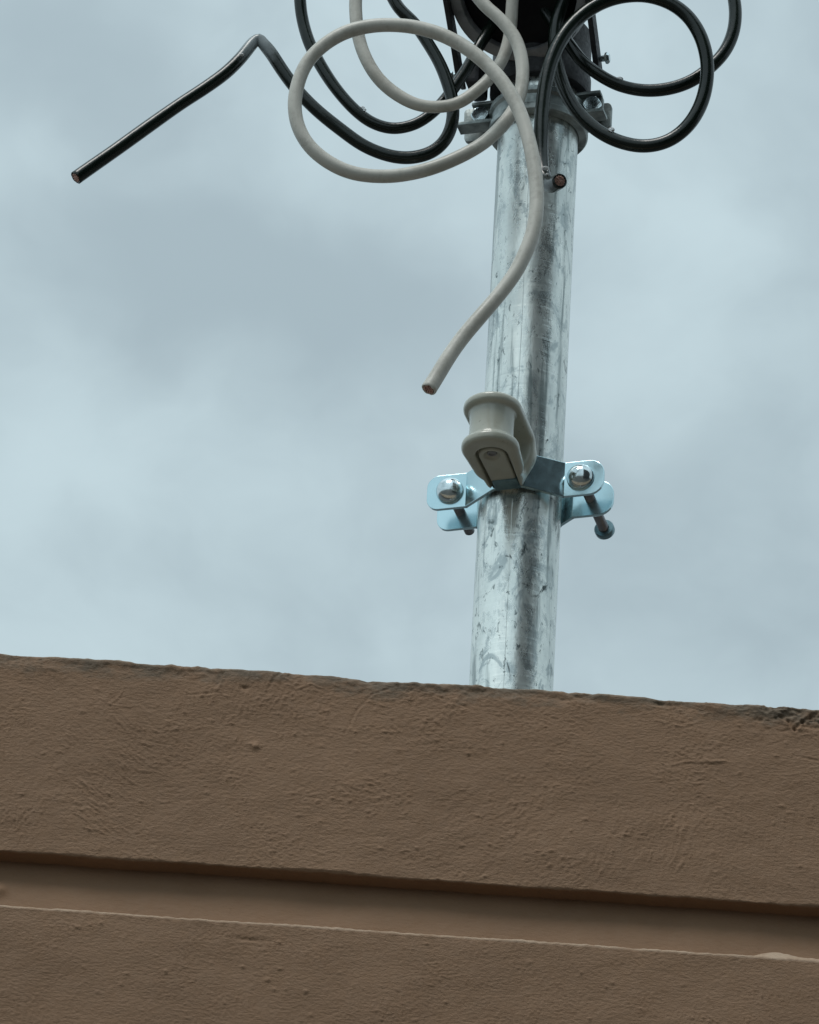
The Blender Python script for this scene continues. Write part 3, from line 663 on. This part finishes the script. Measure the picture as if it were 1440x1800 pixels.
for s in (-1, 1):
    b = bmesh.new(); n_ = 12; rings = []
    for i in range(n_+1):
        t = i/n_; u = 36+62*t; w = 40+70*t-8*t*t; u2 = u-14; w2 = w+4
        rings.append([b.verts.new(C(u, s*(51+1.5*t)-.5, w)), b.verts.new(C(u, s*(55+1.5*t)-.5, w)), b.verts.new(C(u2, s*(55+1.5*t)-.5, w2)), b.verts.new(C(u2, s*(51+1.5*t)-.5, w2))])
    for A, B in zip(rings[:-1], rings[1:]):
        for k in range(4): b.faces.new((A[k], A[(k+1) % 4], B[(k+1) % 4], B[k]))
    b.faces.new(rings[0][::-1]); b.faces.new(rings[-1]); bmesh.ops.recalc_face_normals(b, faces=b.faces)
    bmesh.ops.bevel(b, geom=[e for e in b.edges if e.calc_face_angle(0) > 1], offset=.0005, segments=2, affect='EDGES')
    arm = bm_obj('side_arm', b, M['cast_dark'], head, True, 30)
    sc = lathe_bm([(0, 0), (.0022, 0), (.0024, .004), (.0042, .0045), (.0046, .0062), (.0032, .0078), (0, .008)], 6, frame_to((s, 0, 0), C(34, s*54.5, 49)))
    bm_obj('screw', sc, M['bolt'], arm, True, 40)
bm_obj('bracket', box_bm(C(34, -50, 42), C(6, -38.6, 72), .003), M['cast_dark'], head)

# ------------------------------------------------------------------ cables
def catmull(P, step=.0016):
    P = [Vector(p) for p in P]; P = [P[0]*2-P[1]]+P+[P[-1]*2-P[-2]]; out_ = []
    for i in range(1, len(P)-2):
        p0, p1, p2, p3 = P[i-1:i+3]; al_ = .5
        t0 = 0; t1 = t0+max((p1-p0).length, 1e-6)**al_; t2 = t1+max((p2-p1).length, 1e-6)**al_; t3 = t2+max((p3-p2).length, 1e-6)**al_
        n = max(2, int((p2-p1).length/step))
        for k in range(n):
            t = t1+(t2-t1)*k/n
            A1 = p0*((t1-t)/(t1-t0))+p1*((t-t0)/(t1-t0)); A2 = p1*((t2-t)/(t2-t1))+p2*((t-t1)/(t2-t1)); A3 = p2*((t3-t)/(t3-t2))+p3*((t-t2)/(t3-t2))
            B1 = A1*((t2-t)/(t2-t0))+A2*((t-t0)/(t2-t0)); B2 = A2*((t3-t)/(t3-t1))+A3*((t-t1)/(t3-t1))
            out_.append(B1*((t2-t)/(t2-t1))+B2*((t-t1)/(t2-t1)))
    out_.append(P[-2]); return out_
def relax(pts, n, keep=()):
    pts = [p.copy() for p in pts]
    for _ in range(n):
        q = [p.copy() for p in pts]
        for i in range(1, len(pts)-1):
            if i in keep: continue
            q[i] = pts[i]*.5+(pts[i-1]+pts[i+1])*.25
        pts = q
    return pts
def cable(name, path, rad, m, kink=None, seed=0, **tags):
    root = empty(name, (MX, 0, Z_UC+.06), 0, **tags); o0 = Vector(root.location)
    # control points (px, py, depth mm)
    raw = [at(x, y, d/1000)-o0 for x, y, d in path]
    pts = catmull(raw)
    keep = set()
    if kink is not None:
        kp = raw[kink]; ki = min(range(len(pts)), key=lambda i: (pts[i]-kp).length)
        keep = set(range(ki-3, ki+4)); pts[ki-3:ki+4] = pts[ki-3:ki+4]
    pts = relax(pts, 14, keep)
    nr = 24; rnd = random.Random(seed); T = None; rings = []; vs = []; fs = []
    tang = [(pts[min(i+1, len(pts)-1)]-pts[max(i-1, 0)]).normalized() for i in range(len(pts))]
    ref = tang[0].orthogonal().normalized(); n = len(pts)
    ph1, ph2 = rnd.random()*6, rnd.random()*6
    end_ring = []
    for i in range(n):
        t = tang[i]; ref = (ref-t*ref.dot(t)).normalized(); bi = t.cross(ref); s = i*.0016
        r = (rad[0]+(rad[1]-rad[0])*i/(n-1))*(1+.012*math.sin(s*90+ph1)+.01*math.sin(s*37+ph2))
        if kink is not None:
            dk = abs(i-ki)*.0016; r *= 1-.10*math.exp(-(dk/.006)**2)
        for k in range(nr):
            a = 2*math.pi*k/nr; rr = r*(1+.012*math.cos(2*a+s*20))
            vs.append(pts[i]+(ref*math.cos(a)+bi*math.sin(a))*rr)
    for i in range(n-1):
        for k in range(nr):
            k2 = (k+1) % nr; fs.append((i*nr+k, i*nr+k2, (i+1)*nr+k2, (i+1)*nr+k))
    # cut end: slightly ragged rim, wall of the jacket, bore
    t = tang[-1]; b0 = (n-1)*nr; rend = rad[1]; rin = rend*.76; e = pts[-1]
    rg = [rnd.uniform(-.0004, .0007) for _ in range(nr)]
    for k in range(nr): vs[b0+k] = vs[b0+k]+t*(rg[k]*.5+rg[(k+1) % nr]*.5)
    for (rr_, dz) in ((rend*.93, .0006), (rin, .0003), (rin, -.004)):
        base_i = len(vs)
        for k in range(nr):
            a = 2*math.pi*k/nr; vs.append(e+(ref*math.cos(a)+bi*math.sin(a))*rr_+t*(dz+(rg[k]*.6 if dz > 0 else 0)))
        for k in range(nr):
            k2 = (k+1) % nr; fs.append((b0+k, b0+k2, base_i+k2, base_i+k))
        b0 = base_i
    fs.append(tuple(range(nr))[::-1])
    jk = mesh_obj('jacket', vs, fs, m, root); jk.data.set_sharp_from_angle(angle=R_(50))
    # stranded conductor showing in the cut
    bm = bmesh.new(); mt = Matrix.Translation(e) @ Matrix((ref, bi, t)).transposed().to_4x4(); rs = rin/5.05
    for ring, cnt in ((0, 1), (1, 6), (2, 12)):
        for q in range(cnt):
            a = 2*math.pi*q/cnt+ring*.2; ctr = Vector((math.cos(a), math.sin(a), 0))*ring*2*rs*(.985 if ring == 1 else .965)
            lathe_bm([(rs, -.008), (rs, .0002+rnd.uniform(0, .0004)), (rs*.75, .0006+rnd.uniform(0, .0003)), (0, .0007)], 8, mt @ Matrix.Translation(ctr), bm)
    lathe_bm([(rin*.97, -.0012), (0, -.0012)], 20, mt, bm)
    bm_obj('conductor', bm, M['copper'], root, True, 50)
    return root, pts, tang
def droplets(root, specs, o0):
    for (px, py, d, s) in specs:
        p = at(px, py, d/1000)-Vector(root.location)
        b = bmesh.new(); bmesh.ops.create_icosphere(b, subdivisions=3, radius=s)
        for v in b.verts:
            v.co.z *= .8; v.co.x *= 1.15
        bmesh.ops.translate(b, verts=b.verts, vec=p)
        bm_obj('droplet', b, M['water'], root, True)

WH = [(906, -95, 70), (904, -50, 84), (901, 0, 84), (899, 33, 80), (896, 64, 77), (884, 103, 76), (862, 136, 78), (844, 154, 80), (806, 181, 82), (772, 188, 83), (737, 185, 84), (702, 169, 84), (667, 140, 84), (643, 102, 84), (631, 67, 84), (626, 29, 84), (626, -10, 85),
      (640, -60, 88), (690, -98, 93), (760, -92, 98), (815, -40, 100), (851, 8, 101), (879, 33, 102), (904, 64, 103), (916, 97, 104), (919, 131, 105), (914, 167, 106), (903, 194, 107), (879, 225, 108), (846, 254, 110), (796, 281, 112), (740, 301, 114), (680, 310, 116), (620, 304, 117), (579, 286, 118), (544, 257, 119), (524, 222, 120), (518, 185, 121), (524, 146, 122), (541, 108, 123), (573, 76, 124), (611, 55, 125), (655, 45, 126), (699, 44, 127), (742, 50, 128), (786, 65, 130), (830, 91, 132), (865, 122, 134), (886, 147, 136), (907, 181, 138), (923, 222, 140), (934, 264, 142), (941, 306, 143), (944, 347, 144), (942, 380, 145), (936, 412, 145), (922, 448, 145), (903, 484, 145), (874, 522, 145), (842, 559, 146), (811, 596, 146), (786, 632, 147), (769, 660, 147), (754, 684, 148)]
cable('white_cable', WH, (.0046, .0055), M['white_cable'], seed=1, label='dirty white cable curled in two loops, its cut end hanging beside the mast', category='cable')
BL = [(884, 8, 40), (863, 48, 50), (843, 80, 54), (823, 117, 55), (804, 146, 55), (783, 174, 55), (757, 201, 55), (728, 219, 55), (690, 226, 55), (655, 216, 55), (626, 195, 55), (594, 160, 55), (565, 117, 55), (543, 73, 55), (532, 35, 55), (528, 5, 56),
      (530, -50, 58), (570, -104, 62), (630, -95, 65), (674, -35, 67), (702, 15, 68), (728, 40, 68), (750, 72, 68), (772, 109, 68), (787, 146, 68), (796, 181, 68), (795, 216, 68), (783, 246, 68), (760, 267, 68), (725, 277, 68), (690, 275, 68), (643, 258, 68), (597, 226, 68), (553, 190, 68), (518, 153, 68), (492, 117, 68), (476, 92, 68), (464, 78, 68), (455, 69, 68), (445, 75, 68), (426, 99, 70), (398, 127, 72), (361, 154, 74), (318, 182, 76), (261, 222, 79), (204, 263, 82), (161, 293, 84), (134, 312, 85)]
rb, _, _ = cable('black_cable', BL, (.0044, .0050), M['black_painted_sheen'], kink=38, seed=2, label='black cable left of the mast, sharply kinked and pointing far out to the left', category='cable')
BR = [(948, 5, 50), (974, 42, 56), (1000, 76, 58), (1022, 106, 58), (1053, 131, 58), (1089, 150, 57), (1132, 159, 58), (1175, 156, 59), (1212, 144, 60), (1242, 124, 60), (1272, 94, 60), (1288, 61, 60), (1293, 31, 60), (1291, 0, 60), (1276, -50, 61), (1220, -95, 63), (1130, -110, 66), (1050, -80, 68), (1005, -30, 69), (989, 6, 70), (978, 40, 71), (975, 80, 71), (979, 115, 72), (987, 144, 72), (1001, 175, 73), (1022, 204, 74), (1053, 231, 75), (1089, 249, 76), (1132, 257, 77), (1172, 249, 78), (1206, 225, 80), (1230, 189, 82), (1242, 147, 84), (1243, 107, 86), (1232, 64, 88), (1209, 28, 89), (1178, 5, 90), (1135, -8, 91), (1090, -6, 92), (1052, 7, 93), (1020, 29, 94), (992, 60, 95), (971, 101, 96), (960, 141, 97), (954, 183, 98), (951, 229, 99), (951, 265, 100), (952, 292, 102), (956, 312, 105), (963, 324, 110), (971, 326, 117), (984, 318, 131)]
rr_, _, _ = cable('black_cable', BR, (.0047, .0055), M['black_cable'], seed=3, label='black cable right of the mast, coiled in two loops, its cut end before the pipe', category='cable')
droplets(rb, [(637, 190, 57, .0017), (641, 193, 59, .0012), (425, 96, 76, .0016)], None)
droplets(rr_, [(1090, 139, 60, .0022), (1085, 141, 60, .0012), (1075, 228, 80, .0022), (959, 296, 110, .0022), (962, 307, 113, .0012)], None)
